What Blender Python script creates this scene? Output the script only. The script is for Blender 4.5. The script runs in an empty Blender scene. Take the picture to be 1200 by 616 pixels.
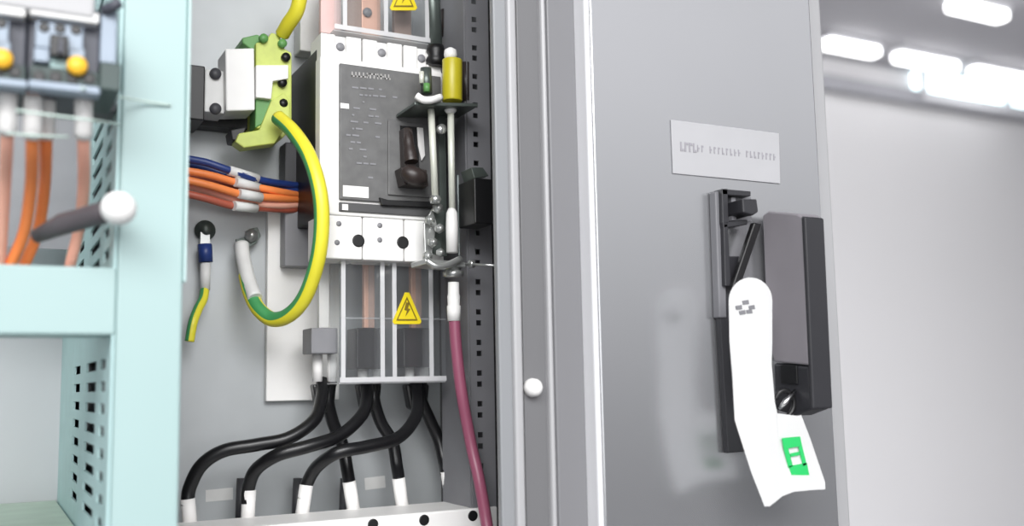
import bpy, bmesh, math, random
from mathutils import Vector, Matrix
random.seed(7)
SC = bpy.context.scene
COL = SC.collection

# ------------------------------------------------------------------ camera
F = 1176.0
CAMZ = 1.30
Xc = Vector((2235, -97, -F)).normalized()
Zc = Vector((-193, 9808, -F)).normalized()
Yc = Zc.cross(Xc).normalized()
Zc = Xc.cross(Yc).normalized()
R = Matrix((Xc, Yc, Zc))            # camera -> world
C0 = Vector((0, 0, CAMZ))
cd = bpy.data.cameras.new('camera')
cam = bpy.data.objects.new('camera', cd)
COL.objects.link(cam)
cam.matrix_world = Matrix.Translation(C0) @ R.to_4x4()
cd.sensor_width = 36
cd.lens = 36 * F / 1200
cd.clip_start = 0.05
cd.dof.use_dof = True
cd.dof.focus_distance = 0.80
cd.dof.aperture_fstop = 3.6
SC.camera = cam

def ray(px, py):
    return R @ Vector((px - 600, 308 - py, -F))
def P(px, py, Y):
    d = ray(px, py)
    return C0 + d * (Y / d.y)
def PZ(px, py, z):
    d = ray(px, py)
    return C0 + d * ((z - CAMZ) / d.z)
def RC(x0, y0, x1, y1, Y):
    """world extents of a rectangle lying in the plane at depth Y"""
    mx, my = (x0 + x1) / 2, (y0 + y1) / 2
    return P(x0, my, Y).x, P(x1, my, Y).x, P(mx, y1, Y).z, P(mx, y0, Y).z

# ------------------------------------------------------------------ materials
def lin(c):
    return tuple(((v / 255) / 12.92 if v / 255 <= .04045 else ((v / 255 + .055) / 1.055) ** 2.4) for v in c)
def mat(name, rgb, rough=.5, metal=0., noise=0.06, scale=40, bump=0., coat=0., emit=0., spec=.5):
    m = bpy.data.materials.new(name); m.use_nodes = True
    nt = m.node_tree; b = nt.nodes['Principled BSDF']
    c = lin(rgb)
    tc = nt.nodes.new('ShaderNodeTexCoord')
    n = nt.nodes.new('ShaderNodeTexNoise'); n.inputs['Scale'].default_value = scale; n.inputs['Detail'].default_value = 3
    nt.links.new(tc.outputs['Object'], n.inputs['Vector'])
    r = nt.nodes.new('ShaderNodeValToRGB')
    r.color_ramp.elements[0].position = .3; r.color_ramp.elements[1].position = .7
    r.color_ramp.elements[0].color = tuple(v * (1 - noise) for v in c) + (1,)
    r.color_ramp.elements[1].color = tuple(min(1, v * (1 + noise)) for v in c) + (1,)
    nt.links.new(n.outputs['Fac'], r.inputs['Fac'])
    nt.links.new(r.outputs['Color'], b.inputs['Base Color'])
    b.inputs['Roughness'].default_value = rough
    b.inputs['Metallic'].default_value = metal
    b.inputs['Coat Weight'].default_value = coat
    b.inputs['Specular IOR Level'].default_value = spec
    if emit:
        b.inputs['Emission Color'].default_value = c + (1,)
        b.inputs['Emission Strength'].default_value = emit
    if bump:
        bp = nt.nodes.new('ShaderNodeBump'); bp.inputs['Strength'].default_value = bump
        bp.inputs['Distance'].default_value = .001
        nt.links.new(n.outputs['Fac'], bp.inputs['Height']); nt.links.new(bp.outputs['Normal'], b.inputs['Normal'])
    return m
def clear(name, rgb, opac=.18, rough=.08, gl=.12):
    m = bpy.data.materials.new(name); m.use_nodes = True
    nt = m.node_tree; nt.nodes.clear()
    out = nt.nodes.new('ShaderNodeOutputMaterial')
    t = nt.nodes.new('ShaderNodeBsdfTransparent'); t.inputs[0].default_value = (.97, .98, .98, 1)
    d = nt.nodes.new('ShaderNodeBsdfDiffuse'); d.inputs[0].default_value = lin(rgb) + (1,)
    g = nt.nodes.new('ShaderNodeBsdfGlossy'); g.inputs['Roughness'].default_value = rough
    m1 = nt.nodes.new('ShaderNodeMixShader'); m1.inputs[0].default_value = opac
    m2 = nt.nodes.new('ShaderNodeMixShader'); m2.inputs[0].default_value = gl
    nt.links.new(t.outputs[0], m1.inputs[1]); nt.links.new(d.outputs[0], m1.inputs[2])
    nt.links.new(m1.outputs[0], m2.inputs[1]); nt.links.new(g.outputs[0], m2.inputs[2])
    nt.links.new(m2.outputs[0], out.inputs[0])
    return m
M = dict(
    teal=mat('teal_paint', (158, 183, 182), .42, noise=.02, scale=6),
    teal2=mat('teal_edge_highlight', (188, 212, 211), .4, noise=.02),
    tealside=mat('teal_side_panel', (176, 206, 206), .5, noise=.04),
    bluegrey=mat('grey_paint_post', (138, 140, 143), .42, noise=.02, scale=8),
    postdark=mat('grey_channel_shade', (108, 108, 110), .45, noise=.02, scale=8),
    postmid=mat('grey_jamb_shade', (120, 120, 123), .42, noise=.02, scale=8),
    strip=mat('lit_bevel_strip', (225, 225, 228), .35, noise=.01),
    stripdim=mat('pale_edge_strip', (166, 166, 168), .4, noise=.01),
    door=mat('grey_door_paint', (172, 173, 176), .22, metal=.75, noise=.02, scale=5),
    zinc=mat('galvanised_plate', (178, 182, 184), .48, metal=.25, noise=.08, scale=14),
    backp=mat('pale_grey_back_panel', (186, 187, 190), .6, noise=.03, scale=8),
    greenshelf=mat('pale_green_shelf', (190, 205, 188), .5),
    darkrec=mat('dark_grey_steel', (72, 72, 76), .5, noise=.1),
    perf=mat('perforated_steel', (136, 136, 140), .45, metal=.3, noise=.05),
    white=mat('white_plastic', (240, 239, 237), .45, noise=.02),
    offwhite=mat('ivory_plastic', (222, 222, 220), .5, noise=.05, scale=60),
    whiteb=mat('white_sleeve', (240, 238, 236), .5, noise=.02),
    plate=mat('brushed_aluminium_plate', (174, 174, 177), .45, noise=.02),
    black=mat('black_plastic', (18, 18, 20), .42, noise=.1),
    blackc=mat('black_cable_sheath', (22, 22, 24), .32, noise=.1),
    brown=mat('dark_brown_plastic', (50, 42, 40), .4, noise=.1),
    panel=mat('charcoal_face_plate', (100, 100, 100), .5, noise=.14, scale=90),
    panel2=mat('charcoal_face_plate_dark', (74, 74, 75), .5, noise=.1),
    ink=mat('pale_print', (168, 166, 164), .6),
    inkg=mat('grey_print', (150, 148, 154), .6),
    ink2=mat('dark_print', (120, 120, 124), .6),
    greyblk=mat('mid_grey_plastic', (134, 134, 138), .5, noise=.06),
    handle=mat('dark_handle_plastic', (134, 130, 135), .42, noise=.03),
    handle2=mat('mid_handle_plastic', (112, 112, 116), .42, noise=.03),
    handledk=mat('darker_handle_plastic', (42, 42, 46), .42, noise=.05),
    tag=mat('white_tag_card', (250, 250, 249), .55, noise=.01),
    green=mat('bright_green_print', (38, 190, 100), .5, noise=.02),
    yel=mat('yellow_sheath', (232, 222, 60), .38, noise=.03),
    grn=mat('green_sheath', (70, 150, 90), .4, noise=.05),
    lime=mat('lime_terminal_plastic', (194, 206, 104), .45, noise=.1, scale=80),
    limed=mat('green_terminal_plastic', (96, 150, 84), .45, noise=.1),
    yknob=mat('yellow_knob', (196, 184, 40), .35, noise=.04),
    warn=mat('warning_yellow', (228, 205, 20), .45, noise=.03),
    orange=mat('orange_insulation', (246, 140, 76), .42, noise=.06),
    salmon=mat('salmon_insulation', (248, 182, 160), .45, noise=.05),
    rust=mat('red_brown_insulation', (176, 90, 70), .45, noise=.05),
    blue=mat('dark_blue_insulation', (36, 58, 120), .4, noise=.05),
    purple=mat('plum_sheath', (152, 84, 108), .38, noise=.04),
    steel=mat('bright_steel', (200, 202, 200), .28, metal=.75, noise=.05),
    rod=mat('pale_zinc_rod', (226, 228, 216), .35, metal=.2, noise=.04),
    dsteel=mat('dark_zinc_steel', (96, 104, 100), .35, metal=.5, noise=.15),
    paleb=mat('pale_pink_bar', (222, 188, 184), .5),
    copper=mat('copper_bar', (216, 170, 150), .4, metal=.2, noise=.08),
    brownbar=mat('brown_bar', (150, 128, 118), .5, noise=.06),
    mcbl=mat('light_grey_device', (150, 163, 178), .5, noise=.05),
    mcbd=mat('slate_device', (70, 72, 82), .5, noise=.08),
    mcbg=mat('dark_green_device', (54, 70, 68), .5, noise=.1),
    amber=mat('amber_button', (246, 188, 50), .4, noise=.04),
    chrome=mat('chrome', (220, 220, 220), .15, metal=1., noise=.01),
    edge_glint=mat('pale_edge_glint', (200, 218, 210), .4),
    wall=mat('white_wall_paint', (206, 205, 207), .7, noise=.015, scale=.8),
    ceil=mat('grey_ceiling_paint', (160, 159, 164), .7, noise=.03, scale=1.5),
    floor=mat('grey_floor', (120, 120, 124), .35, noise=.04, scale=2),
    railm=mat('grey_wall_rail', (140, 140, 146), .5),
    lamp=mat('lit_diffuser', (255, 255, 255), .5, emit=5.0),
    fix=mat('light_housing', (210, 210, 214), .5),
    glow=mat('glare_glass', (226, 246, 250), .3, emit=3.0),
    clear=clear('clear_cover', (214, 214, 220), .035, gl=.035),
    clear2=clear('clear_cover_edge', (236, 236, 240), .11, gl=.03),
    clear3=clear('clear_cover_rib', (240, 240, 242), .6),
    frost=clear('greenish_acrylic', (196, 214, 212), .6, .2),
)

# ------------------------------------------------------------------ mesh builder
class MB:
    def __init__(s): s.bm = bmesh.new(); s.mi = 0
    def _tagm(s, faces):
        for f in faces: f.material_index = s.mi
    def box(s, x0, x1, y0, y1, z0, z1):
        v = [s.bm.verts.new((x, y, z)) for x in (x0, x1) for y in (y0, y1) for z in (z0, z1)]
        q = [(0, 1, 3, 2), (4, 6, 7, 5), (0, 4, 5, 1), (2, 3, 7, 6), (0, 2, 6, 4), (1, 5, 7, 3)]
        s._tagm([s.bm.faces.new([v[i] for i in f]) for f in q]); return s
    def pbox(s, x0, y0, x1, y1, Y, d):
        """box whose front rectangle sits at depth Y; d > 0 goes back"""
        a, b, c, e = RC(x0, y0, x1, y1, Y)
        return s.box(a, b, Y, Y + d, c, e)
    def prism(s, pts, Y, d):
        """polygon of (x,z) extruded in depth"""
        f = [s.bm.verts.new((x, Y, z)) for x, z in pts]; b = [s.bm.verts.new((x, Y + d, z)) for x, z in pts]
        fs = [s.bm.faces.new(f), s.bm.faces.new(b[::-1])]
        n = len(pts)
        for i in range(n): fs.append(s.bm.faces.new((f[i], b[i], b[(i + 1) % n], f[(i + 1) % n])))
        s._tagm(fs); return s
    def pprism(s, pix, Y, d):
        return s.prism([(P(a, b, Y).x, P(a, b, Y).z) for a, b in pix], Y, d)
    def cyl(s, p0, p1, r0, r1=None, n=20):
        return s.tube([p0, p1], [r0, r0 if r1 is None else r1], n)
    def tube(s, pts, rad, n=14, sector=None, closed=False):
        pts = [Vector(p) for p in pts]
        if not isinstance(rad, (list, tuple)): rad = [rad] * len(pts)
        t0 = (pts[1] - pts[0]).normalized()
        ref = Vector((0, -1, 0)) if abs(t0.y) < .9 else Vector((0, 0, 1))
        nrm = (ref - t0 * ref.dot(t0)).normalized()
        rings = []
        for i, p in enumerate(pts):
            if closed: t = (pts[(i + 1) % len(pts)] - pts[i - 1]).normalized()
            elif i == 0: t = t0
            elif i == len(pts) - 1: t = (pts[i] - pts[i - 1]).normalized()
            else: t = (pts[i + 1] - pts[i - 1]).normalized()
            nrm = (nrm - t * nrm.dot(t)).normalized(); bn = t.cross(nrm)
            rings.append([s.bm.verts.new(p + (nrm * math.cos(a) + bn * math.sin(a)) * rad[i])
                          for a in (2 * math.pi * k / n for k in range(n))])
        m = len(rings)
        for i in range(m if closed else m - 1):
            for k in range(n):
                f = s.bm.faces.new((rings[i][k], rings[i][(k + 1) % n], rings[(i + 1) % m][(k + 1) % n], rings[(i + 1) % m][k]))
                f.smooth = True
                f.material_index = s.mi
                if sector is not None and sector(k / n): f.material_index = 1
        if not closed:
            s._tagm([s.bm.faces.new(rings[0][::-1]), s.bm.faces.new(rings[-1])])
        return s
    def lathe(s, c, axis, prof, n=24):
        """prof: (distance along axis, radius)"""
        ax = Vector(axis).normalized()
        return s.tube([Vector(c) + ax * h for h, r in prof], [max(r, 1e-5) for h, r in prof], n)
    def perforated(s, fn, u0, u1, v0, v1, cols, rows, hu, hv):
        """sheet with real holes; fn(u,v)->point; cols, rows: hole centres"""
        cw = [c if isinstance(c, tuple) else (c, hu) for c in cols]
        us = sorted({u0, u1} | {c + k * h_ for c, h_ in cw for k in (-1, 1)})
        vs = sorted({v0, v1} | {c + k * hv for c in rows for k in (-1, 1)})
        g = [[s.bm.verts.new(fn(u, v)) for v in vs] for u in us]
        for i in range(len(us) - 1):
            for j in range(len(vs) - 1):
                cu, cv = (us[i] + us[i + 1]) / 2, (vs[j] + vs[j + 1]) / 2
                if any(abs(cu - c) < h_ * .9 for c, h_ in cw) and any(abs(cv - c) < hv * .9 for c in rows): continue
                s._tagm([s.bm.faces.new((g[i][j], g[i + 1][j], g[i + 1][j + 1], g[i][j + 1]))])
        return s
    def build(s, name, mats, parent=None, bevel=0, solid=0):
        me = bpy.data.meshes.new(name)
        bmesh.ops.recalc_face_normals(s.bm, faces=s.bm.faces)
        if parent is None:
            lo = Vector([min(v.co[i] for v in s.bm.verts) for i in range(3)]); hi = Vector([max(v.co[i] for v in s.bm.verts) for i in range(3)])
            org = Vector(((lo.x + hi.x) / 2, (lo.y + hi.y) / 2, lo.z))
        else:
            org = Vector(parent['_o'])
        for v in s.bm.verts: v.co -= org
        s.bm.to_mesh(me); s.bm.free()
        for m in (mats if isinstance(mats, list) else [mats]): me.materials.append(M[m])
        o = bpy.data.objects.new(name, me); COL.objects.link(o)
        if parent is None: o.location = org
        else: o.parent = parent
        o['_o'] = tuple(org)
        if solid:
            k = o.modifiers.new('solid', 'SOLIDIFY'); k.thickness = solid
        if bevel:
            k = o.modifiers.new('bevel', 'BEVEL'); k.width = bevel; k.segments = 2; k.limit_method = 'ANGLE'; k.angle_limit = .8
        return o
def tag(o, label=None, cat=None, group=None, kind=None):
    if label: o['label'] = label
    if cat: o['category'] = cat
    if group: o['group'] = group
    if kind: o['kind'] = kind
    return o
def empty(name, loc, label, cat, group=None):
    o = bpy.data.objects.new(name, None); COL.objects.link(o); o.location = loc; o['_o'] = tuple(loc)
    o.empty_display_size = .02
    return tag(o, label, cat, group)
def smooth(pts, n=8):
    """Catmull-Rom through the points"""
    pts = [Vector(p) for p in pts]
    q = [pts[0] * 2 - pts[1]] + pts + [pts[-1] * 2 - pts[-2]]
    out = []
    for i in range(1, len(q) - 2):
        a, b, c, d = q[i - 1:i + 3]
        for k in range(n):
            t = k / n
            out.append(.5 * ((2 * b) + (c - a) * t + (2 * a - 5 * b + 4 * c - d) * t * t + (3 * b - a - 3 * c + d) * t ** 3))
    out.append(pts[-1]); return out
def pp(lst, n=8): return smooth([P(*a) for a in lst], n)
def pxr(px, Y):
    """metres for a width in pixels near depth Y"""
    return px * Y * 1.07 / F

# ================================================================== THE ROOM
YW = 4.0
wtop = P(1050, 82, YW).z
def struct(name, mb, m, **k): return tag(mb.build(name, m, **k), kind='structure')
struct('floor', MB().box(-4, 9, -4, YW + .1, -.1, 0), 'floor')
struct('ceiling', MB().box(-4, 9, -1.2, YW + .1, wtop, wtop + .1), 'ceil')
wb = struct('wall_back', MB().box(-4, 9, YW, YW + .1, 0, wtop), 'wall')
r0 = P(1050, 112, YW).z
struct('trim_1', MB().box(-4, 9, YW - .06, YW, r0 - .05, r0 + .04), 'railm', bevel=.01)
# high glowing window put in for a patch of glare, at the right of the wall
a, b, c, d = RC(1070, 86, 1330, 136, YW)
w = struct('glare_window', MB().box(a, b, YW - .05, YW, c, d), 'glow')
fr = MB()
for x in (a, a + (b - a) / 3, a + 2 * (b - a) / 3, b - .04): fr.box(x, x + .04, YW - .08, YW - .051, c, d)
fr.box(a, b, YW - .08, YW - .051, c - .03, c + .01)
fr.build('glare_window_frame', 'fix', w)
# ceiling lights : two rows running parallel to the cabinets
def ceiling_light(x0, x1, y, lab):
    e = empty('ceiling_light', ((x0 + x1) / 2, y, wtop - .08), lab, 'ceiling light', 'strip lights on the ceiling')
    MB().box(x0, x1, y - .04, y + .04, wtop - .03, wtop).build('housing', 'fix', e, bevel=.005)
    MB().box(x0 + .02, x1 - .02, y - .036, y + .036, wtop - .075, wtop - .0305).build('diffuser', 'lamp', e, bevel=.01)
zt = wtop - .05
q0 = PZ(965, 50, zt); q1 = PZ(1030, 62, zt); q2 = PZ(1038, 64, zt); q3 = PZ(1118, 79, zt); 
yA = q0.y
L = (q1.x - q0.x)
ceiling_light(q0.x, q1.x, yA, 'bright strip light beside the door edge, nearest the cabinet')
ceiling_light(q1.x + .12, q1.x + .12 + L * 1.25, yA, 'second bright strip light along the row from the cabinet door')
ceiling_light(q1.x + .24 + L * 1.25, q1.x + .24 + L * 2.6, yA, 'strip light at the far end of its row, above the glaring window')
q4 = PZ(1103, 3, zt); q5 = PZ(1192, 20, zt)
ceiling_light(q4.x + .05, q5.x - .05, q4.y, 'separate strip light at the top corner, nearer than the row')

# ================================================================== TEAL CABINET
YF = .61; YB = 1.0
def X(px, Y, py=308): return P(px, py, Y).x
xp0, xp1 = X(134, YF, 450), X(212, YF, 450)
ZT, ZB = 2.05, 0.0
tc = empty('teal_cabinet', (xp0 - .2, .8, 0), 'pale teal open cabinet frame with cross rail and slotted side panel', 'cabinet')
XL = -.45
MB().box(xp0, xp1, YF, YF + .025, ZB, ZT).build('post', 'teal', tc, bevel=.0015)
MB().box(XL - .06, XL, YF, YF + .025, ZB, ZT).build('post', 'teal', tc, bevel=.0015)
zl = P(216, 331, YF).z
MB().box(xp1, X(220.5, YF, 200), YF - .002, YF + .012, zl, ZT).build('edge_lip', 'teal2', tc, bevel=.001)  # edge highlight of the post painted in as a lighter teal
ra, rb = P(70, 392, YF).z, P(70, 311, YF).z
MB().box(XL, xp0, YF + .001, YF + .04, ra, rb).build('cross_rail', 'teal', tc, bevel=.0015)
# slotted side panel (its plane faces the camera side)
xs = xp0 - .0004
rows = []
zc = P(110, 592, .75).z; step = .0133
while zc < 1.62: rows.append(zc); zc += step
rows = [z for z in rows if not (ra - .004 < z < rb + .004)]
MB().perforated(lambda u, v: (xs, u, v), YF + .002, YB, ZB + .002, ZT - .002,
                [(.654, .015), (.726, .034), (.832, .026)], rows, .018, .0031).build('side_panel', 'tealside', tc, solid=.0015)
MB().box(XL - .002, xs - .001, YB, YB + .004, ZB, ZT).build('back_panel', 'backp', tc)
MB().box(XL - .06, xp1, YF + .03, YB, ZT, ZT + .01).build('top_panel', 'teal', tc)
MB().box(XL - .004, XL - .002, YF + .03, YB, ZB, ZT).build('side_panel', 'tealside', tc)
zs = P(40, 590, YB - .02).z
MB().box(XL, xs - .003, YF + .18, YB - .001, zs - .006, zs).build('shelf', 'greenshelf', tc)

# dark backing inside the cavity right of the slotted panel (seen through its slots)
# ================================================================== GREY CABINET
gc = empty('grey_cabinet', (.3, .8, 0), 'grey cabinet carcass with bare metal mounting plate inside', 'cabinet')
YP = .85
xr = X(518, YP, 400)
MB().box(xs + .02, xr, YP, YP + .003, .5, 1.9).build('mounting_plate', 'zinc', gc)
xw = X(590, .745)                       # inner side wall
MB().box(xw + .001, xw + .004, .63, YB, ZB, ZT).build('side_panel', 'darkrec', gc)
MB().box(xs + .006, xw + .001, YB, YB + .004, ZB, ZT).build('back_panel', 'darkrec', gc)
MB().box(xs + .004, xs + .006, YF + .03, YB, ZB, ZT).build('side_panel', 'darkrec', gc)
# perforated upright
ua, ub = X(549, .745), X(576, .745)
rw = []; z = .75; k = 0
while z < 1.8:
    rw.append(z); z += (.009 if k % 2 == 0 else .016); k += 1
MB().perforated(lambda u, v: (u, .745, v), ua, ub, .5, 1.9, [X(559, .745)], rw, .0023, .0022).build('perforated_upright', 'perf', gc, solid=.0015)
MB().box(ua - .001, ua + .0005, .746, .80, .5, 1.9).build('upright_flange', 'perf', gc)
MB().box(ub - .001, xw, .749, .752, .5, 1.9).build('side_gap_shade', 'black', gc)  # black strip standing in for the shade inside the side wall
# front jamb of folded bands; fold shading painted in, a grey per band
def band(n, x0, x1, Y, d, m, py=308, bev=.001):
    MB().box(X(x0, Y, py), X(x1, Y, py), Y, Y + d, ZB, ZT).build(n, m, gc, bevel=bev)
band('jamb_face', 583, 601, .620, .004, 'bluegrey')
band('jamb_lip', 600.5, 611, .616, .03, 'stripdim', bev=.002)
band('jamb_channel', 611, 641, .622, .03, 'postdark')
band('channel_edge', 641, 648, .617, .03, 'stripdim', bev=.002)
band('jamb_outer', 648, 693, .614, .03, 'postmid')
# side panels beyond the door
xe = X(968, .60)
MB().box(xe - .004, X(979, .63), .63, 1.0, ZB, ZT).build('side_panel', 'stripdim', gc, bevel=.002)
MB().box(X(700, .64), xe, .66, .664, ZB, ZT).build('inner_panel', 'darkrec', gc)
MB().box(xs + .01, xe, .64, YB, ZT, ZT + .01).build('top_panel', 'bluegrey', gc)

# round white plug on the channel
MB().lathe(P(622, 454, .622), (0, -1, 0), [(0, .0062), (.002, .0066), (.006, .0062), (.009, .0045), (.0102, .002), (.0104, 0)]).build('cover_plug', 'white')
tag(bpy.data.objects['cover_plug'], 'small round white plastic plug in the grey door jamb', 'plug')

# ================================================================== DOOR
YD = .60
x0, x1 = X(693, YD), X(966, YD)
dr = empty('cabinet_door', ((x0 + x1) / 2, YD + .01, .1), 'smooth grey metal cabinet door with bright left edge', 'door')
MB().box(x0 + .005, x1, YD, YD + .02, .1, ZT).build('door_panel', 'door', dr, bevel=.0012)
MB().box(x0, x0 + .0045, YD - .001, YD + .02, .1, ZT).build('edge_strip', 'strip', dr, bevel=.0018)  # light on the door's bevel painted in as a near-white strip

# nameplate
pl = empty('nameplate', P(850, 210, YD), 'slim silver nameplate with faint grey lettering above the handle', 'nameplate')
MB().pprism([(786.5, 140), (913, 156), (914.5, 215), (789, 203)], YD - .0012, .0011).build('plate', 'plate', pl, bevel=.0003)
t = MB()
rnd = random.Random(3)
za, zb = P(798, 174, YD).z, P(904, 183, YD).z
xa, xb = P(796, 174, YD).x, P(905, 183, YD).x
n = 24
for i in range(n):
    u = i / (n - 1); x = xa + (xb - xa) * u; z = P(850, 178, YD).z
    h = .0026 if i > 3 else .0036
    wv = (xb - xa) / n * (.5 if i > 3 else .85)
    if i % 9 == 6: continue
    t.box(x, x + wv * .45, YD - .0016, YD - .0013, z - h, z + h)
    zz = z + rnd.choice((-1, 0, 1)) * h * .7
    t.box(x + wv * .45, x + wv, YD - .0016, YD - .0013, zz - h * .25, zz + h * .25)
t.build('lettering', 'inkg', pl)

# ================================================================== ROTARY HANDLE
hd = empty('switch_handle', P(900, 520, YD), 'dark grey lockable switch handle mounted on the grey door', 'handle')
MB().pprism([(839, 300), (868, 300), (882, 528), (853, 531)], YD - .006, .0055).build('base_plate', 'handledk', hd, bevel=.001)
MB().pprism([(838, 224), (848, 224), (852, 372), (843, 372)], YD - .008, .0075).build('guard_rail', 'handle2', hd, bevel=.001)
br = MB()
br.pprism([(846, 221), (880, 224), (880, 230), (846, 228)], YD - .012, .011)
br.pprism([(846, 221), (853, 221), (854, 262), (847, 262)], YD - .012, .011)
br.pprism([(847, 260), (876, 257), (876, 263), (848, 267)], YD - .012, .011)
br.pprism([(848, 262), (853, 262), (857, 335), (850, 335)], YD - .012, .011)
br.build('bracket', 'handledk', hd, bevel=.0006)
MB().pprism([(853, 229), (880, 231), (881, 259), (855, 261)], YD - .003, .0025).build('bracket_plate', 'handle2', hd)
MB().pprism([(857, 231), (862, 231), (863, 258), (858, 258)], YD - .008, .0045).build('rib', 'handle2', hd)
MB().pprism([(870, 233), (887, 233), (889, 248), (883, 252), (871, 249)], YD - .022, .0215).build('latch_block', 'handledk', hd, bevel=.001)
MB().pprism([(884, 260), (893, 262), (868, 336), (858, 336)], YD - .016, .005).build('link_bar', 'black', hd, bevel=.0012)
XH = .537
def PX(px, py, Xv):
    d = ray(px, py); return C0 + d * (Xv / d.x)
def side(m, pix, Xv, d):
    """polygon given in the plane x = Xv, thickened away to the right"""
    A = [PX(x, y, Xv) for x, y in pix]
    f = [m.bm.verts.new(p) for p in A]; g = [m.bm.verts.new(p + Vector((d, 0, 0))) for p in A]
    m.bm.faces.new(f); m.bm.faces.new(g[::-1]); n = len(A)
    for i in range(n): m.bm.faces.new((f[i], g[i], g[(i + 1) % n], f[(i + 1) % n]))
    return m
side(MB(), [(893, 252), (900, 247), (934, 250), (941, 254), (948, 428), (907, 424), (899, 400)], XH, .0205).build('grip', 'handle', hd, bevel=.0015)
side(MB(), [(938.5, 253), (943, 254), (953, 479), (949, 479)], XH - .0006, .0195).build('grip_ridge', 'handledk', hd, bevel=.0012)
side(MB(), [(906, 425), (948, 429), (951, 479), (930, 487), (908, 480)], XH + .0005, .0195).build('grip_foot', 'handledk', hd, bevel=.002)
side(MB(), [(914, 427), (933, 428), (934, 450), (915, 449)], XH - .001, .002).build('lock_slot', 'black', hd, bevel=.0004)
YH = .572
MB().tube(pp([(908, 468, YH), (914, 459, YH - .002), (922, 458, YH - .003), (930, 468, YH - .003), (928, 482, YH - .002), (917, 490, YH), (908, 482, YH), (907, 472, YH)], 5), .0020, 10).build('locking_ring', 'black', hd)
MB().tube([P(913, 479, YH - .003), P(921, 470, YH - .006), P(932, 457, YH - .006)], [.0014, .0022, .0012], 10).build('shackle', 'chrome', hd)

# ================================================================== WHITE TAG
YT = .553
tg = empty('hang_tag', P(905, 590, YT), 'long white paper tag with green mark hanging from the handle', 'tag')
def tagY(py): return YT + (.004 if py < 470 else .004 - (py - 470) * .00006) 
outl = []
for k in range(0, 181, 12):
    a = math.radians(180 - k); outl.append((879.5 + 25.5 * math.cos(a), 352 - 27 * math.sin(a)))
outl += [(905, 400), (904, 440), (906, 462), (911, 484), (934, 487), (939, 486), (950, 515), (967, 565), (967, 573), (950, 574), (930, 576), (917, 581), (902, 593), (896, 593), (880, 552), (861, 492), (858, 440), (855, 400)]
b = MB(); vs = []
for x, y in outl: vs.append(b.bm.verts.new(P(x, y, tagY(y))))
b.bm.faces.new(vs)
bmesh.ops.triangulate(b.bm, faces=b.bm.faces[:])
b.build('card', 'tag', tg)
g = MB(); Yg = YT + .0002
def gq(l): g.prism([(P(x, y, tagY(y) - .0012).x, P(x, y, tagY(y) - .0012).z) for x, y in l], tagY(530) - .0016, .0006)
gq([(915, 513), (936, 511), (939, 522), (918, 526)]); gq([(918, 526), (923, 525), (930, 546), (925, 548)])
gq([(935, 523), (939, 522), (946, 544), (942, 546)]); gq([(925, 546), (946, 542), (950, 557), (930, 560)])
gq([(926, 531), (936, 529), (937, 533), (927, 535)])
g.build('green_mark', 'green', tg)
g = MB()
def gs(l): g.prism([(P(x, y, YT).x, P(x, y, YT).z) for x, y in l], tagY(360) - .0014, .0005)
for sx, sy in ((869, 360), (877, 354), (884, 360), (873, 366), (881, 365)):
    gs([(sx - 4, sy - 2), (sx + 3, sy - 3.4), (sx + 4, sy + 1.6), (sx - 3, sy + 2.4)])
g.build('grey_mark', 'ink2', tg)

# ================================================================== MOULDED CASE BREAKER
YM = .76
cb = empty('circuit_breaker', P(445, 305, .80), 'large white and charcoal moulded-case circuit breaker on the mounting plate', 'circuit breaker')
bx0, bx1, bz0, bz1 = RC(375, 48, 520, 305, YM)
pz0, pz1 = P(445, 252, YM).z, P(445, 80, YM).z
MB().box(bx0 + .0005, bx1, YM + .012, YP, P(445, 258, YM).z, P(445, 62, YM).z).build('case', 'black', cb, bevel=.001)
c = MB(); c.box(bx0, bx1, YM, YM + .014, pz0 - .002, pz1 + .004)
c.build('front_cover', 'white', cb, bevel=.0015)
pw = (bx1 - bx0) / 3
for k in range(3):
    u = MB(); xa = bx0 + pw * k
    u.box(xa + .0008, xa + pw * .36, YM + .001, YM + .03, pz1 + .001, bz1)
    u.box(xa + pw * .62, xa + pw - .0008, YM + .001, YM + .03, pz1 + .001, bz1)
    u.box(xa + pw * .36, xa + pw * .62, YM + .004, YM + .03, pz1 + .001, bz1)
    o = u.build('upper_terminal', 'white', cb, bevel=.0008)
    MB().lathe((xa + pw * .5, YM + .0045, (pz1 + bz1) / 2 + .003), (0, -1, 0), [(0, .0036), (.0012, .0036), (.0013, 0)]).build('screw', 'greyblk', o)
lo = MB()
for k in range(3):
    xa = bx0 + pw * k
    lo.box(xa + .0004, xa + pw - .0004, YM + .001, YM + .034, bz0, pz0 - .0022)
lo.build('lower_terminal_block', 'white', cb, bevel=.0012)
for x, y in ((420, 282), (472, 284)):
    h = MB().lathe(P(x, y, YM + .001), (0, -1, 0), [(0, .0052), (.0003, .0052), (.0004, .0042)], 20); h.build('screw_hole', 'black', cb)
for x, y in ((445, 264), (445, 281), (395, 284), (397, 262)):
    MB().lathe(P(x, y, YM + .001), (0, -1, 0), [(0, .0022), (.0003, .0022), (.0004, 0)], 14).build('rivet', 'greyblk', cb)
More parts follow.
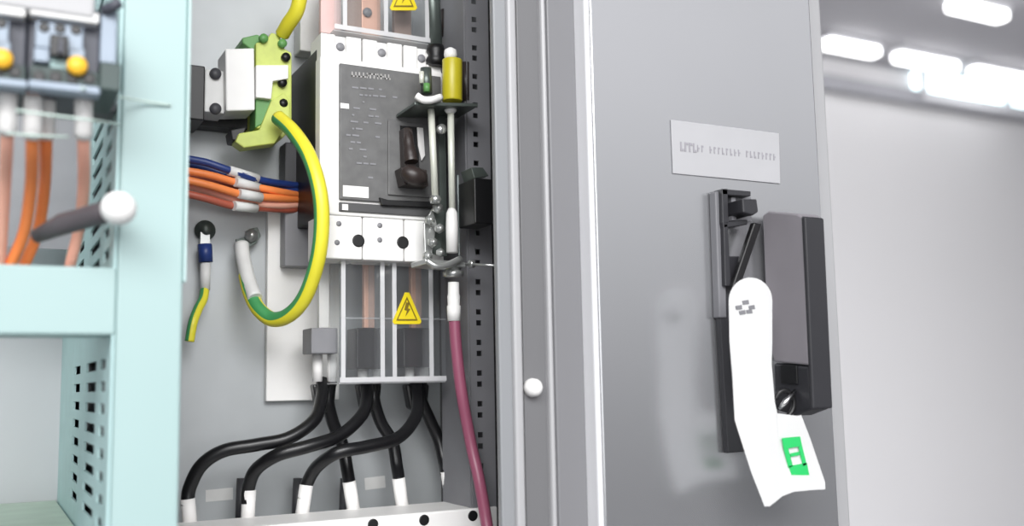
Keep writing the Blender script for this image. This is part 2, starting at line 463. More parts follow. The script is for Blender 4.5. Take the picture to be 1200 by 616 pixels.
# charcoal face
fx0, fx1 = X(397, YM, 165), X(516, YM, 165)
MB().box(fx0, fx1, YM - .003, YM + .001, P(455, 238, YM).z, pz1 - .001).build('face_plate', 'panel', cb, bevel=.0008)
MB().box(fx0, fx1, YM - .002, YM + .001, pz0 + .001, P(455, 240, YM).z - .0006).build('lower_face_strip', 'panel2', cb, bevel=.0006)
MB().pprism([(445, 231), (455, 234), (505, 236), (512, 240), (510, 243), (448, 240)], YM - .006, .004).build('slide_bar', 'black', cb, bevel=.0004)
MB().pbox(402, 218, 432, 231, YM - .0036, .0005).build('white_sticker', 'whiteb', cb)
MB().pbox(401, 239, 408, 246, YM - .0026, .0005).build('white_sticker', 'whiteb', cb)
MB().pbox(399, 121, 409, 127, YM - .0036, .0005).build('white_sticker', 'whiteb', cb)
pr = MB(); rnd = random.Random(5)
x = 412
while x < 458:
    wv = rnd.uniform(2.4, 4.0); yy = 87 + (x - 412) * .08
    pr.pbox(x, yy - 3.2, x + wv * .45, yy + 3.2, YM - .0034, .0003)
    zz = yy + rnd.choice((-2, 0, 2)); pr.pbox(x, zz - .9, x + wv, zz + .9, YM - .0034, .0003); x += wv + 1.0
pr.build('print', 'ink', cb)
pr = MB()
for y in range(102, 212, 8):
    x = 405 + rnd.uniform(0, 8); xm = 440 if y > 110 else 475
    while x < xm:
        wv = rnd.uniform(2, 9)
        if rnd.random() < .5: pr.pbox(x, y - 1 + (x - 405) * .07, x + wv, y + 1 + (x - 405) * .07, YM - .0034, .0003)
        x += wv + 2
pr.build('fine_print', 'greyblk', cb)
MB().pprism([(455, 140), (508, 146), (510, 232), (455, 228)], YM - .0048, .0016).build('switch_surround', 'panel', cb, bevel=.0006)
MB().pprism([(469, 147), (490, 149), (492, 216), (471, 214)], YM - .0056, .0009).build('switch_slot', 'black', cb)
MB().pprism([(489, 149), (496, 150), (498, 182), (494, 188), (490, 170)], YM - .0068, .001).build('white_flag', 'whiteb', cb)
tl = MB()
tl.tube(pp([(477, 152, YM - .010), (479, 170, YM - .014), (482, 190, YM - .018)], 5), [.0042] * 3 + [.0048] * 4 + [.0056] * 4, 14)
tl.tube(pp([(474, 200, YM - .020), (484, 206, YM - .024), (496, 209, YM - .021)], 5), [.0056, .0066, .007, .0074, .0076, .0078, .0078, .0076, .0072, .0066, .0056], 14)
tl.pprism([(473, 150), (483, 151), (488, 200), (475, 200)], YM - .015, .012)
tl.pprism([(470, 196), (500, 199), (502, 218), (474, 216)], YM - .020, .014)
tl.build('toggle', 'brown', cb, bevel=.001)

# ================================================================== CLEAR TERMINAL COVERS
def clear_cover(px0, py0, px1, py1, Y, walls, lab, tri):
    a, b, z0, z1 = RC(px0, py0, px1, py1, Y)
    e = empty('terminal_cover', ((a + b) / 2, Y, z0), lab, 'terminal cover', 'clear covers over the breaker terminals')
    MB().box(a, b, Y, Y + .0012, z0, z1).build('front_sheet', 'clear', e)
    for wx in walls:
        xx = X(wx, Y, (py0 + py1) / 2)
        MB().box(xx - .0012, xx + .0012, Y + .0013, Y + .03, z0, z1).build('partition', 'clear2', e)
        MB().box(xx - .0018, xx + .0018, Y - .0008, Y - .0001, z0, z1).build('rib', 'clear3', e)
    zz = (z0 + z1) / 2 + (z1 - z0) * .02
    MB().box(a, b, Y - .0008, Y - .0001, zz - .0006, zz + .0006).build('ridge', 'clear2', e)
    MB().box(a, b, Y + .0013, Y + .05, z0 - .0012, z0).build('bottom_sheet', 'clear3', e)
    MB().box(a, b, Y - .0009, Y - .0001, z0, z0 + .004).build('bottom_rib', 'clear3', e)
    return e
YC = .772
cv = clear_cover(398, 306, 522, 447, YC, (402, 448, 462, 505), 'clear plastic cover under the breaker with a yellow warning triangle', True)
cu = clear_cover(392, -60, 505, 42, YC, (404, 452, 500), 'clear plastic cover over the top terminals, with the cut-off yellow triangle', True)
def warning(name, cx, cy, w, h, Y, lab):
    e = empty(name, P(cx, cy + h / 2, Y), lab, 'warning label', 'yellow warning triangles on the clear covers')
    pts = [(cx - w / 2, cy + h / 2 - 3), (cx - w / 2 + 2, cy + h / 2), (cx + w / 2 - 2, cy + h / 2), (cx + w / 2, cy + h / 2 - 3), (cx + 2.5, cy - h / 2), (cx - 2.5, cy - h / 2)]
    MB().pprism(pts, Y, .0005).build('triangle', 'warn', e)
    t = MB()
    s_ = .74
    o = [(cx - w / 2 * s_, cy + h / 2 * .78), (cx + w / 2 * s_, cy + h / 2 * .78), (cx, cy - h / 2 * s_)]
    i_ = [(cx - w / 2 * .62, cy + h / 2 * .68), (cx + w / 2 * .62, cy + h / 2 * .68), (cx, cy - h / 2 * .56)]
    for k in range(3):
        t.pprism([o[k], o[(k + 1) % 3], i_[(k + 1) % 3], i_[k]], Y - .0004, .0003)
    # lightning bolt
    t.pprism([(cx - 1, cy - 7), (cx + 3, cy - 6), (cx + 1, cy + 0), (cx + 4, cy + 1), (cx - 2, cy + 10), (cx, cy + 3), (cx - 3, cy + 2)], Y - .0004, .0003)
    t.build('bolt_print', 'brownink', e)
def card():
    m = M['tag']; nt = m.node_tree; b = nt.nodes['Principled BSDF']; out = nt.nodes['Material Output']
    t = nt.nodes.new('ShaderNodeBsdfTranslucent'); t.inputs[0].default_value = (.95, .95, .95, 1)
    x = nt.nodes.new('ShaderNodeMixShader'); x.inputs[0].default_value = .42
    nt.links.new(b.outputs[0], x.inputs[1]); nt.links.new(t.outputs[0], x.inputs[2]); nt.links.new(x.outputs[0], out.inputs[0])
card()
M['brownink'] = mat('olive_print', (120, 100, 10), .5)
warning('warning_triangle', 477, 361, 34, 37, YC - .0015, 'yellow triangular warning sticker below the breaker, above the middle cables')
warning('warning_triangle', 473, -6, 32, 36, YC - .0015, 'yellow warning sticker cut off by the top of the photo')

# lower terminals seen through the covers: a lug block per pole
def lug(cx, cy, Y, m, lab):
    e = empty('cable_lug', P(cx, 447, Y), lab, 'cable lug', 'cable lugs behind the lower clear cover')
    MB().pbox(cx - 16, 384, cx + 15, cy, Y - .012, .026).build('insulator', m, e, bevel=.001)
    for s in (-9, 8):
        MB().cyl(P(cx + s, cy, Y + .007), P(cx + s, 447, Y + .007), pxr(5.5, Y)).build('barrel', 'whiteb', e)
    MB().pbox(cx - 7, 306, cx + 5, 384, Y + .004, .006).build('terminal_bar', 'offwhite' if m == 'greyblk' else 'copper', e, bevel=.0005)
lug(381, 414, .80, 'greyblk', 'pale grey cable lug furthest left, outside the clear cover')
lug(434, 432, .80, 'black', 'dark grey cable lug in the middle under the breaker')
lug(489, 430, .80, 'black', 'dark grey cable lug directly below the yellow warning triangle')
# copper/brown bars above the breaker
for (x0_, x1_, m, nm, lab) in ((376, 400, 'paleb', 'terminal_bar', 'pinkish terminal piece above the breaker at left'),
                           (405, 424, 'brownbar', 'terminal_bar', 'brownish vertical bar above the breaker behind clear cover'),
                           (424, 446, 'copper', 'terminal_bar', 'pale copper terminal above the breaker with a dark screw'),
                           (462, 482, 'brownbar', 'terminal_bar', 'light brown bar behind the upper yellow triangle')):
    b = MB().pbox(x0_, -40, x1_, 40 + (x0_ - 380) * .12, .79 + .0, .006)
    o = b.build(nm, m, bevel=.0006); tag(o, lab, 'terminal', 'terminal bars above the breaker')
    if x0_ == 424:
        MB().lathe(P(430, 15, .79), (0, -1, 0), [(0, .004), (.002, .004), (.0022, 0)]).build('screw', 'ink2', o)
# white arc shields behind
MB().pbox(352, -60, 398, 62, .83, .019).build('insulating_panel', 'offwhite', bevel=.001)
tag(bpy.data.objects['insulating_panel'], 'white insulating plate behind the breaker, above its left corner', 'panel')
o = MB().pbox(313, 250, 398, 469, .842, .0075).build('insulating_panel', 'white', bevel=.0008)
tag(o, 'white rectangular insulating plate behind the cable loop, below the breaker', 'panel')
o = MB().pbox(334, 240, 366, 312, .825, .0165).build('auxiliary_block', 'greyblk', bevel=.001)
tag(o, 'mid grey auxiliary block behind the yellow-green cable, left of the breaker foot', 'block')
o = MB().pbox(334, 168, 372, 240, .83, .019).build('auxiliary_block', 'darkrec', bevel=.001)
tag(o, 'dark auxiliary block left of the breaker, where the orange wires end', 'block')

# ================================================================== BOTTOM WHITE TERMINAL BLOCK
YK = .742
z_hi = P(420, 597, .79).z; z_lo = z_hi - .06
kx0, kx1 = X(216, YK, 600), X(583, YK, 590)
tb = empty('terminal_strip', ((kx0 + kx1) / 2, YK, z_lo), 'long white terminal strip along the bottom with dark screw holes', 'terminal strip')
MB().box(kx0, kx1, YK, .80, z_lo, z_hi).build('body', 'white', tb, bevel=.0015)
for x, y in ((437, 614), (497, 609), (554, 604)):
    p = P(x, y, YK); MB().lathe(p, (0, -1, 0), [(0, .0042), (.0004, .0042), (.0005, .0034)], 18).build('screw_hole', 'black', tb)

# ================================================================== BLACK POWER CABLES
def cable(pts, r, m, name, lab, cat, group=None, sleeve=None, sector=None, n=10, sm='whiteb'):
    ps = pp(pts, n)
    o = MB().tube(ps, r, 16, sector).build(name, m)
    tag(o, lab, cat, group)
    if sleeve:
        (a, b, rr) = sleeve
        s_ = MB().tube([P(*a), P(*b)], rr, 16).build('sleeve', sm, o)
    return o
rc = pxr(7.2, .79)
grp = 'black power cables below the breaker'
cable([(378, 446, .812), (377, 466, .80), (368, 492, .785), (338, 513, .78), (300, 521, .785), (262, 528, .79), (236, 545, .795), (222, 572, .80), (220, 592, .80)], rc, 'blackc', 'power_cable',
      'black cable sweeping furthest left from the leftmost lug', 'cable', grp, ((220, 584, .80), (223, 618, .80), rc * 1.05))
cable([(388, 447, .815), (384, 466, .81), (390, 494, .815), (401, 520, .815), (406, 545, .81), (410, 570, .80)], rc, 'blackc', 'power_cable',
      'short black cable dropping to the fourth white sleeve, from the leftmost lug', 'cable', grp, ((409, 564, .80), (415, 602, .80), rc * 1.05))
cable([(430, 446, .812), (430, 466, .80), (424, 486, .785), (398, 510, .775), (360, 523, .77), (325, 533, .775), (300, 550, .79), (291, 572, .80), (290, 590, .80)], rc, 'blackc', 'power_cable',
      'black cable from the middle lug curving left to the second white sleeve', 'cable', grp, ((292, 574, .80), (290, 612, .80), rc * 1.05))
cable([(440, 447, .815), (438, 466, .81), (446, 494, .815), (460, 518, .815), (465, 545, .81), (468, 565, .80)], rc, 'blackc', 'power_cable',
      'short black cable from the middle lug dropping to the fifth white sleeve', 'cable', grp, ((467, 560, .80), (472, 598, .80), rc * 1.05))
cable([(486, 446, .812), (490, 466, .80), (486, 490, .785), (466, 513, .775), (430, 523, .77), (396, 530, .77), (372, 546, .785), (360, 566, .80), (356, 585, .80)], rc, 'blackc', 'power_cable',
      'black cable from the rightmost lug curving left to the third white sleeve', 'cable', grp, ((359, 568, .80), (353, 608, .80), rc * 1.05))
cable([(494, 447, .815), (493, 466, .81), (503, 490, .815), (514, 515, .815), (520, 540, .81), (523, 556, .80)], rc, 'blackc', 'power_cable',
      'short black cable from the rightmost lug, nearest the plum cable', 'cable', grp, ((522, 552, .80), (528, 590, .80), rc * .85))
# white bases where the cables leave the cover
for x, lab in ((381, 'left black cable boot under the pale grey lug'), (434, 'middle black cable boot under the clear cover'), (490, 'right black cable boot under the clear cover')):
    o = MB().pprism([(x - 14, 450), (x + 14, 450), (x + 11, 478), (x + 2, 484), (x - 9, 478)], .808, .012).build('cable_boot', 'blackc', bevel=.002)
    tag(o, lab, 'cable boot', 'black cable boots')
# shadowed gaps beside the sleeves, built as dark grey rods
for x, lab in ((281, 'dark grey gap shadow just left of the second white sleeve'), (347, 'dark grey gap shadow just left of the third white sleeve'), (402, 'dark grey gap shadow just left of the fourth white sleeve')):
    o = MB().cyl(P(x + 2, 560, .835), P(x, 612, .835), pxr(5, .83)).build('gap_shadow', 'darkrec')
    tag(o, lab, 'gap_shadow', 'dark gap shadows behind the sleeves')
# stickers on mounting plate
o = MB().pprism([(241, 574), (273, 571), (273, 585), (241, 588)], YP - .0006, .0005).build('marking_sticker', 'offwhite'); tag(o, 'small white sticker low on the mounting plate, at left', 'sticker')
o = MB().pprism([(427, 560), (451, 557), (452, 571), (428, 574)], YP - .0006, .0005).build('marking_sticker', 'offwhite'); tag(o, 'small white sticker between the fourth and fifth white sleeves', 'sticker')

# ================================================================== EARTH TERMINAL GROUP (upper left)
YE = .80
o = MB().pbox(205, 133, 300, 148, .83, .019).build('mounting_rail', 'black', bevel=.001); tag(o, 'dark mounting rail under the white terminal block', 'rail')
eb = empty('end_clamp', P(246, 140, YE), 'black and grey end clamp left of the white terminal block', 'clamp')
MB().pbox(218, 76, 240, 140, YE, .045).build('body', 'black', eb, bevel=.001)
MB().pbox(240, 82, 264, 132, YE + .004, .04).build('grey_insert', 'offwhite', eb, bevel=.001)
for y in (87, 128):
    MB().lathe(P(252, y, YE + .004), (0, -1, 0), [(0, .0045), (.003, .0045), (.0034, 0)]).build('screw', 'darkrec', eb)
o = MB().pprism([(264, 57), (298, 56), (299, 129), (265, 130)], .795, .03).build('terminal_block', 'white', bevel=.0012); tag(o, 'plain white terminal block beside the yellow-green terminals', 'terminal block')
et = empty('earth_terminal', P(315, 170, YE), 'yellow-green earth terminal with white middle and dark screws', 'terminal')
b = MB(); b.pprism([(300, 50), (312, 48), (318, 38), (328, 40), (331, 55), (342, 62), (342, 150), (331, 162), (322, 152), (300, 150)], YE, .04)
b.build('body', 'lime', et, bevel=.001)
MB().pprism([(284, 44), (302, 40), (312, 46), (306, 58), (300, 62), (284, 50)], YE + .006, .03).build('upper_clip', 'limed', et, bevel=.001)
MB().pprism([(300, 76), (338, 76), (338, 92), (320, 95), (318, 116), (300, 114)], YE - .006, .012).build('white_cap', 'white', et, bevel=.0008)
for (x, y, m) in ((308, 46, 'limed'), (330, 52, 'limed'), (334, 68, 'black'), (330, 98, 'black'), (331, 122, 'black'), (328, 145, 'dsteel')):
    MB().lathe(P(x, y, YE), (0, -1, 0), [(0, .0036), (.004, .0036), (.0045, 0)]).build('screw', m, et)
MB().pprism([(300, 115), (320, 117), (316, 135), (306, 146), (299, 150)], YE - .001, .02).build('dark_web', 'limed', et, bevel=.0008)
MB().pprism([(318, 118), (333, 108), (340, 118), (340, 140), (322, 168), (286, 173), (276, 166), (280, 156), (304, 152)], YE - .004, .016).build('lower_clip', 'lime', et, bevel=.001)
MB().pprism([(270, 152), (290, 148), (282, 166), (272, 164)], YE + .002, .02).build('foot', 'black', et, bevel=.001)

# yellow/green cables
sec = lambda k: .02 < k < .40
o = cable([(352, -40, .775), (352, -10, .775), (348, 12, .78), (338, 28, .79), (331, 40, .80)], pxr(8.5, .78), ['yel', 'grn'], 'earth_cable', 'short yellow cable entering the earth terminal from above', 'cable', 'yellow-green earth cables')
LR = pxr(8.8, .76)
loop = cable([(326, 138, .785), (344, 155, .765), (362, 183, .748), (374, 222, .738), (377, 262, .738), (372, 305, .745), (358, 346, .76), (340, 368, .775), (320, 374, .79), (303, 362, .80), (293, 342, .81), (288, 322, .82)],
      LR, ['yel', 'grn'], 'earth_cable', 'large yellow and green striped cable loop hanging from the earth terminal', 'cable', 'yellow-green earth cables',
      sector=lambda k: .10 < k < .36)
MB().tube(pp([(299, 350, .802), (291, 328, .815), (285, 302, .826), (283, 286, .832)], 6), pxr(8, .82), 16).build('sleeve', 'offwhite', loop)
lg = MB(); lg.pprism([(276, 280), (288, 278), (292, 268), (302, 266), (306, 276), (300, 285), (288, 292), (280, 292)], .838, .003)
lg.build('ring_lug', 'dsteel', loop, bevel=.0005)
MB().lathe(P(294, 276, .838), (0, -1, 0), [(0, .006), (.003, .006), (.0033, .003), (.006, .003), (.0062, 0)], 6).build('bolt', 'steel', loop)
# small lead behind the teal post
sl = cable([(240, 338, .835), (238, 350, .83), (232, 362, .825), (226, 378, .82), (222, 400, .82)], pxr(5, .82), ['yel', 'grn'], 'earth_cable', 'small yellow-green lead with blue collar beside the teal post', 'cable', 'yellow-green earth cables', sector=sec)
MB().cyl(P(241, 308, .835), P(240, 340, .835), pxr(5.5, .83)).build('sleeve', 'offwhite', sl)
MB().cyl(P(240, 286, .835), P(241, 307, .835), pxr(7.5, .83)).build('collar', 'blue', sl)
MB().lathe(P(240, 270, .848), (0, -1, 0), [(0, .0085), (.002, .0085), (.0022, .0055), (.008, .005), (.0083, 0)], 18).build('bolt', 'dsteel', sl)
MB().pbox(235, 272, 246, 288, .84, .006).build('ring_lug', 'steel', sl)

# ================================================================== ORANGE AND BLUE CONTROL WIRES
G = 'control wires bundled between post and breaker'
def wire(pts, m, lab, slv=None):
    o = cable(pts, pxr(4.2, .81), m, 'control_wire', lab, 'wire', G, n=6)
    if slv: MB().tube([P(*slv[0]), P(*slv[1])], pxr(5.4, .81), 14).build('sleeve', 'offwhite', o)
wire([(205, 184, .80), (240, 190, .80), (270, 200, .80), (310, 212, .81), (352, 218, .828)], 'blue', 'dark blue wire at the top of the bundle with white sleeve', ((268, 199.5, .80), (302, 209.5, .808)))
wire([(205, 192, .81), (240, 197, .815), (275, 208, .815), (315, 219, .82), (354, 224, .828)], 'blue', 'second dark blue wire just beneath the top one')
wire([(205, 198, .80), (245, 205, .80), (285, 216, .805), (325, 224, .81), (352, 229, .828)], 'orange', 'uppermost orange wire below the blue pair', ((276, 213, .80), (304, 220.5, .808)))
wire([(205, 208, .79), (245, 217, .79), (285, 228, .797), (325, 232, .81), (352, 234, .828)], 'orange', 'bright orange wire in the middle of the bundle', ((280, 226.5, .793), (306, 231.5, .80)))
wire([(205, 214, .80), (245, 224, .80), (285, 236, .805), (325, 240, .815), (350, 240, .828)], 'salmon', 'pale salmon wire below the bright orange one')
wire([(205, 224, .795), (240, 232, .795), (272, 241, .80), (300, 243, .81), (348, 246, .828)], 'rust', 'lowest red-brown wire of the bundle', ((274, 241, .797), (300, 243.5, .806)))
wire([(205, 204, .815), (245, 211, .82), (285, 221, .82), (350, 232, .829)], 'rust', 'red-brown wire behind the orange ones')

# ================================================================== SHAFT MECHANISM RIGHT OF THE BREAKER
YS = .728
yk = empty('yellow_knob', P(530, 120, YS), 'yellow cylindrical knob with white cap on the shaft bracket', 'knob')
MB().cyl(P(530, 119, YS), P(530, 70, YS), pxr(12.5, YS), n=28).build('barrel', 'yknob', yk, bevel=.001)
MB().lathe(P(528, 70, YS), (0, 0, 1), [(0, .0045), (.004, .0055), (.008, .005), (.010, .002), (.0102, 0)]).build('cap', 'white', yk)
MB().cyl(P(546, 119, YS + .02), P(546, 74, YS + .02), pxr(7, YS)).build('dark_sleeve', 'brown', yk)
sb = empty('shaft_bracket', P(520, 124, YS), 'shiny metal bracket under the yellow knob with bright rounded nose', 'bracket')
MB().pprism([(486, 119), (560, 121), (560, 125), (486, 123)], YS - .012, .04).build('plate', 'dsteel', sb, bevel=.0005)
MB().tube(pp([(488, 112, YS - .014), (496, 117, YS - .016), (506, 117, YS - .016), (516, 114, YS - .012)], 5), pxr(4.5, YS), 12).build('nose', 'white', sb)
MB().cyl(P(500, 110, YS + .005), P(499, 80, YS + .005), pxr(7, YS)).build('spring', 'dsteel', sb)
MB().cyl(P(500, 108, YS - .003), P(500, 98, YS - .003), pxr(4, YS)).build('green_bush', 'limed', sb)
MB().cyl(P(494, 98, YS + .002), P(494, 84, YS + .002), pxr(3, YS)).build('pin', 'rod', sb)
vr = empty('vertical_shaft', P(508, 70, .79), 'dark vertical shaft rising past the top of the breaker', 'shaft')
MB().cyl(P(510, 66, .775), P(504, -60, .775), pxr(9.5, .78)).build('bar', 'dsteel', vr)
MB().lathe(P(511, 78, .76), (0, 0, 1), [(0, .006), (.002, .0085), (.006, .0085), (.009, .007), (.013, .0085), (.018, .007), (.019, 0)]).build('collar', 'black', vr)
MB().cyl(P(524, 44, .79), P(522, 12, .79), pxr(7, .79)).build('dark_knob', 'brown', vr)
o = empty('connecting_rod', P(508, 235, YS), 'cream rod immediately right of the breaker toggle', 'rod', 'vertical rods under the yellow knob')
MB().cyl(P(505, 126, YS), P(510, 232, YS), pxr(4.2, YS)).build('shaft', 'rod', o)
MB().lathe(P(510, 238, YS), (0, 0, 1), [(0, .004), (.003, .005), (.006, .004)], 6).build('nut', 'steel', o)
o = empty('connecting_rod', P(531, 300, YS), 'bright zinc rod with white lower end, directly below the yellow knob', 'rod', 'vertical rods under the yellow knob')
MB().cyl(P(528, 126, YS), P(530, 246, YS), pxr(4.2, YS)).build('shaft', 'rod', o)
MB().lathe(P(528, 133, YS), (0, 0, 1), [(0, .003), (.002, .005), (.005, .005), (.006, .002)]).build('head', 'white', o)
MB().lathe(P(530, 296, YS), (0, 0, 1), [(0, .0048), (.02, .0050), (.032, .0046), (.036, .0028)]).build('lower_sleeve', 'white', o)
lk = empty('linkage', P(515, 300, YS + .02), 'tangle of small metal linkage plates below the toggle', 'linkage')
MB().pprism([(504, 250), (516, 238), (522, 248), (517, 300), (505, 296)], YS + .018, .003).build('plate', 'dsteel', lk, bevel=.0005)
MB().pprism([(497, 262), (507, 244), (512, 262), (506, 300), (498, 296)], YS + .012, .003).build('plate', 'steel', lk, bevel=.0005)
MB().pprism([(514, 130), (522, 130), (524, 300), (516, 300)], YS + .02, .002).build('back_link', 'dsteel', lk)
MB().lathe(P(516, 152, YS + .006), (0, -1, 0), [(0, .004), (.004, .004), (.0042, 0)]).build('pin', 'steel', lk)
for x, y, r in ((503, 258, .0042), (514, 268, .004), (506, 284, .004), (512, 244, .0045), (500, 300, .0042), (515, 296, .0035)):
    MB().lathe(P(x, y, YS + .008), (0, -1, 0), [(0, r), (.003, r), (.0034, r * .5), (.005, r * .5), (.0052, 0)], 6).build('nut', 'steel', lk)
lb = empty('lower_bracket', P(532, 325, YS), 'metal cross bracket with nuts where the plum cable starts', 'bracket')
MB().pprism([(498, 303), (545, 307), (546, 313), (499, 309)], YS - .008, .03).build('plate', 'steel', lb, bevel=.0006)
MB().cyl(P(545, 309, YS), P(582, 311, .70), pxr(1.6, YS)).build('cross_pin', 'steel', lb)
MB().lathe(P(550, 309, YS - .004), (1, 0, 0), [(0, .0034), (.004, .0034)], 6).build('nut', 'steel', lb)
MB().lathe(P(531, 325, YS), (0, 0, 1), [(0, .005), (.001, .0085), (.005, .0085), (.0055, .006), (.010, .007), (.013, .007)], 6).build('nut', 'steel', lb)
MB().tube(pp([(500, 305, YS - .01), (510, 311, YS - .012), (522, 311, YS - .012), (540, 303, YS - .01)], 5), pxr(4, YS), 12).build('nose', 'steel', lb)
pc = cable([(532, 368, YS), (535, 410, YS), (541, 460, YS), (552, 520, YS), (562, 565, YS - .01), (572, 625, YS - .03), (578, 680, YS - .03)], pxr(7, YS), 'purple', 'flexible_shaft', 'plum coloured cable descending from a white ferrule at right', 'cable')
MB().lathe(P(532, 376, YS), (0, 0, 1), [(0, .0052), (.012, .0056), (.0125, .0048), (.020, .0052), (.0215, .0046), (.031, .0044)]).build('ferrule', 'white', pc)
o = MB().pprism([(536, 205), (556, 196), (559, 300), (538, 300)], .76, .002).build('acrylic_sheet', 'frost', bevel=.0005); tag(o, 'pale greenish acrylic strip behind the rods, beside the black latch', 'plastic strip')
lt = empty('latch', P(568, 262, .70), 'black box latch on the inner right edge of the open cabinet', 'latch')
MB().pbox(556, 209, 579, 262, .70, .03).build('body', 'black', lt, bevel=.001)
MB().pprism([(552, 196), (566, 196), (573, 206), (556, 209)], .705, .02).build('bracket', 'dsteel', lt, bevel=.0005)
# dark duct right of the mounting plate
o = MB().pbox(519, 150, 545, 600, .842, .02).build('cable_duct', 'darkrec', bevel=.001); o.data.materials[0] = M['panel2']; tag(o, 'dark vertical cable duct behind the plum cable', 'cable duct')

# ================================================================== TEAL COMPARTMENT : motor breakers on top
YQ = .568
def motor_breaker(px0, px1, slope_y, lab, knob):
    """a device about 86 px wide, its bottom edge near y = slope_y"""
    y = slope_y
    cx = (px0 + px1) / 2
    w = px1 - px0
    e = empty('motor_breaker', P(cx, y, YQ), lab, 'circuit breaker', 'small breakers in a row at the top left')
    MB().pbox(px0, y - 100, px1 - 1, y, YQ + .006, .05).build('case', 'mcbd', e, bevel=.001)
    MB().pbox(px0 + w * .10, y - 78, px0 + w * .76, y - 48, YQ - .004, .009).build('light_front', 'mcbl', e, bevel=.0008)
    MB().pbox(px0 + w * .08, y - 50, px0 + w * .30, y - 34, YQ - .004, .009).build('light_front', 'mcbl', e, bevel=.0008)
    MB().pbox(px0 + w * .56, y - 50, px0 + w * .78, y - 28, YQ - .004, .009).build('light_front', 'mcbl', e, bevel=.0008)
    MB().pbox(px0 + w * .30, y - 66, px0 + w * .56, y - 40, YQ - .009, .004).build('rocker', 'black', e, bevel=.001)
    MB().pbox(px0 + w * .42, y - 62, px0 + w * .49, y - 44, YQ - .012, .003).build('rocker_ridge', 'mcbd', e, bevel=.0006)
    for k in range(3):
        MB().lathe(P(px0 + w * (.22 + .22 * k), y - 74 + k * 1.5, YQ - .004), (0, -1, 0), [(0, .0028), (.0004, .0028), (.0005, .002)], 14).build('screw_hole', 'black', e)
    MB().pbox(px0 + w * .30, y - 37, px0 + w * .55, y - 26, YQ - .002, .006).build('window', 'tealside', e, bevel=.0006)
    MB().pbox(px0 + w * .02, y - 26, px1 - w * .02, y - 8, YQ - .004, .011).build('terminal_bar', 'mcbg', e, bevel=.0008)
    for k in range(4):
        MB().lathe(P(px0 + w * (.15 + .23 * k), y - 17 + k, YQ - .004), (0, -1, 0), [(0, .0032), (.0004, .0032), (.0005, .0025)], 14).build('screw_hole', 'black', e)
    MB().pbox(px0 + w * .0, y - 9, px1, y, YQ - .006, .012).build('lower_lip', 'mcbl', e, bevel=.0008)
    MB().lathe(P(px0 + w * .67, y - 27, YQ - .004), (0, -1, 0), [(0, .0052), (.004, .0052), (.006, .004), (.0065, 0)], 16).build('amber_button', 'amber', e)
    MB().pbox(px0 + w * .02, y - 96, px1 - w * .02, y - 84, YQ - .003, .01).build('upper_lip', 'offwhite', e, bevel=.0008)
motor_breaker(-58, 32, 98, 'grey device cut by the left edge of the photo, amber button visible', 1)
motor_breaker(33, 118, 106, 'grey device second from the left edge, with an amber button', 1)
e = empty('end_module', P(126, 108, YQ), 'narrow grey module with dark green foot next to the teal post', 'module')
MB().pbox(118, 12, 137, 74, YQ, .05).build('body', 'mcbl', e, bevel=.001)
MB().pbox(117, 73, 142, 106, YQ - .008, .05).build('foot', 'mcbg', e, bevel=.001)
MB().tube(pp([(122, 12, YQ), (132, 8, YQ - .005), (140, 2, YQ - .006)], 4), .003, 10).build('lever', 'mcbd', e)
o = MB().pbox(-70, -30, 112, 9, YQ - .004, .04).build('device_cover', 'stripdim', bevel=.0015); tag(o, 'off-white cover strip along the top of the grey devices', 'cover strip')
o = MB().pbox(-70, 107, 136, 121, YQ + .045, .03).build('device_rail', 'darkrec', bevel=.001); tag(o, 'dark rail directly under the row of grey devices', 'rail')
o = MB().pbox(-70, 134, 112, 290, .87, .002).build('device_plate', 'greyblk'); tag(o, 'grey metal plate behind the orange wires', 'plate')

G2 = 'orange wires under the grey devices'
def owire(pts, m, lab, sl0, sl1):
    o = cable(pts, pxr(6.0, .62), m, 'orange_wire', lab, 'wire', G2, n=8)
    ps = pp(pts, 8)[1:9]
    MB().tube(ps, pxr(8.6, .60), 16).build('sleeve', 'whiteb', o)
owire([(9, 100, .583), (8, 155, .59), (5, 220, .63), (0, 300, .665), (-4, 345, .68)], 'salmon', 'pale salmon wire at the left edge of the photo', (9, 108, .583), (8, 156, .59))
owire([(39, 104, .583), (38, 160, .592), (36, 220, .63), (28, 272, .655), (12, 312, .67), (5, 345, .68)], 'orange', 'bright orange wire, left one of the close pair', (39, 112, .583), (38, 150, .59))
owire([(55, 108, .598), (54, 160, .607), (52, 220, .645), (44, 272, .67), (28, 312, .68), (18, 345, .69)], 'orange', 'bright orange wire, right one of the close pair', (53, 116, .59), (52, 158, .60))
owire([(98, 108, .583), (98, 160, .592), (98, 220, .63), (92, 270, .66), (82, 312, .675), (78, 345, .69)], 'salmon', 'salmon wire furthest right, behind the dark pin', (98, 116, .583), (98, 154, .59))
M['brownrod'] = mat('dark_rod', (84, 78, 82), .4, noise=.06)
pn = empty('white_knob', P(120, 265, .60), 'white ball knob on a dark tapered rod in front of the orange wires', 'knob')
MB().tube([P(42, 277, .635), P(75, 262, .622), P(118, 250, .60), P(136, 245, .59)], [.0042, .0064, .0064, .005], 18).build('rod', 'brownrod', pn)
b = MB(); bmesh.ops.create_uvsphere(b.bm, u_segments=28, v_segments=18, radius=pxr(18, .575)); cc = P(139, 244, .578)
for v in b.bm.verts: v.co += cc
for f in b.bm.faces: f.smooth = True
b.build('ball', 'white', pn)
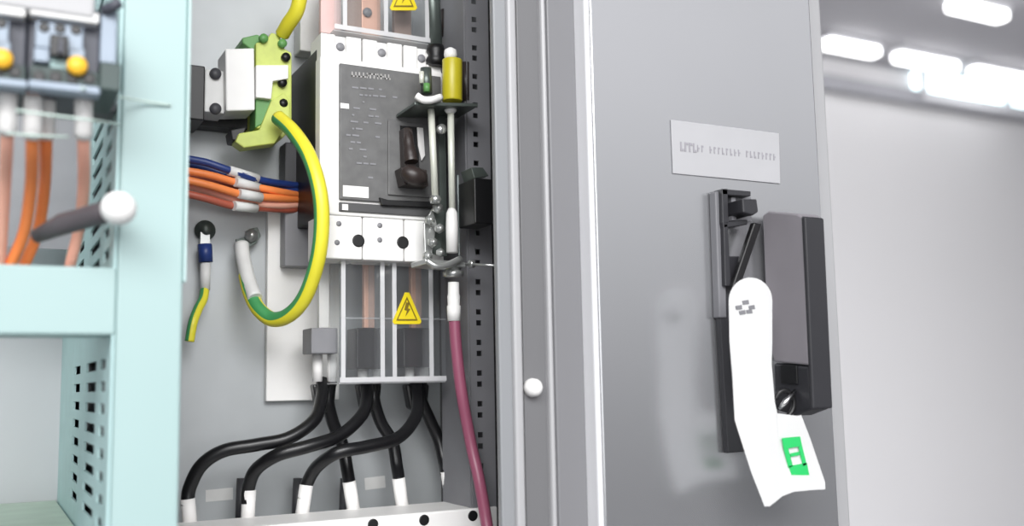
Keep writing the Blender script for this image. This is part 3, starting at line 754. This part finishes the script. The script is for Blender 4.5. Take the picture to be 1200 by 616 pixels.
for pts, lab in (([(95, 103, .558), (118, 109, .575), (160, 117, .603), (200, 123, .6085)], 'upper thin pale cover-edge glint running from the devices onto the teal post'),
                 ([(18, 129, .571), (60, 135, .571), (110, 141, .575), (140, 146, .607)], 'thin pale cover-edge glint crossing in front of the white wire sleeves'),
                 ([(8, 156, .577), (45, 159, .58), (80, 160, .585)], 'lowest thin pale cover-edge glint, just under the wire sleeves')):
    o = MB().tube(pp(pts, 6), .0007, 8).build('cover_edge_glint', 'edge_glint'); tag(o, lab, 'edge_glint')  # bright edges of a clear cover, drawn as thin pale lines
# things showing low in the lower compartment
o = MB().pbox(20, 598, 62, 640, .93, .04).build('parts_box', 'greenshelf', bevel=.002); tag(o, 'pale box top just showing on the lower shelf', 'box')

# ================================================================== LIGHT
def area(name, loc, rot, sx, sy, e, col=(1, 1, 1)):
    l = bpy.data.lights.new(name, 'AREA'); l.shape = 'RECTANGLE'; l.size = sx; l.size_y = sy; l.energy = e; l.color = col
    o = bpy.data.objects.new(name, l); COL.objects.link(o); o.location = loc; o.rotation_euler = rot; return o
def aim(o, t):
    o.rotation_euler = (Vector(t) - o.location).to_track_quat('-Z', 'Y').to_euler()
k = area('ceiling_lamp', (-.4, -1.2, 2.5), (0, 0, 0), 2.2, .9, 60); aim(k, (.2, .8, 1.2))
k = area('wall_fill', (4.0, 1.2, 2.5), (0, 0, 0), 3, 1.5, 42); aim(k, (4.5, 4, 1.4))  # unseen fill added to brighten the back wall
k = area('wall_fill', (2.6, 2.0, .6), (0, 0, 0), 1.5, 1.5, 20); aim(k, (3.6, 4, 1.2))  # low fill, added to even out the wall's tone
k = area('fill_lamp', (-.25, -.9, 1.6), (0, 0, 0), 1.2, 1.2, 11); aim(k, (.25, .85, 1.25))
k = area('wall_fill', (3.6, 1.6, .25), (0, 0, 0), 3, .8, 22); aim(k, (4.2, 4, .9))  # added near the floor to lift the lower wall, no visible source
W = bpy.data.worlds.new('world'); SC.world = W; W.use_nodes = True
nt = W.node_tree; bg = nt.nodes['Background']
tcn = nt.nodes.new('ShaderNodeTexCoord'); sep = nt.nodes.new('ShaderNodeSeparateXYZ'); rmp = nt.nodes.new('ShaderNodeValToRGB')
nt.links.new(tcn.outputs['Generated'], sep.inputs[0])
mp = nt.nodes.new('ShaderNodeMapRange'); mp.inputs['From Min'].default_value = -1; mp.inputs['From Max'].default_value = 1
nt.links.new(sep.outputs['Z'], mp.inputs['Value']); nt.links.new(mp.outputs['Result'], rmp.inputs['Fac'])
rmp.color_ramp.elements[0].position = .45; rmp.color_ramp.elements[0].color = (.14, .14, .145, 1)
rmp.color_ramp.elements[1].position = .66; rmp.color_ramp.elements[1].color = (1, 1, 1.02, 1)
nt.links.new(rmp.outputs['Color'], bg.inputs['Color']); bg.inputs['Strength'].default_value = 1.35

SC.view_settings.view_transform = 'Standard'
SC.view_settings.look = 'None'
SC.view_settings.exposure = 0
for o in SC.objects:
    if '_o' in o: del o['_o']
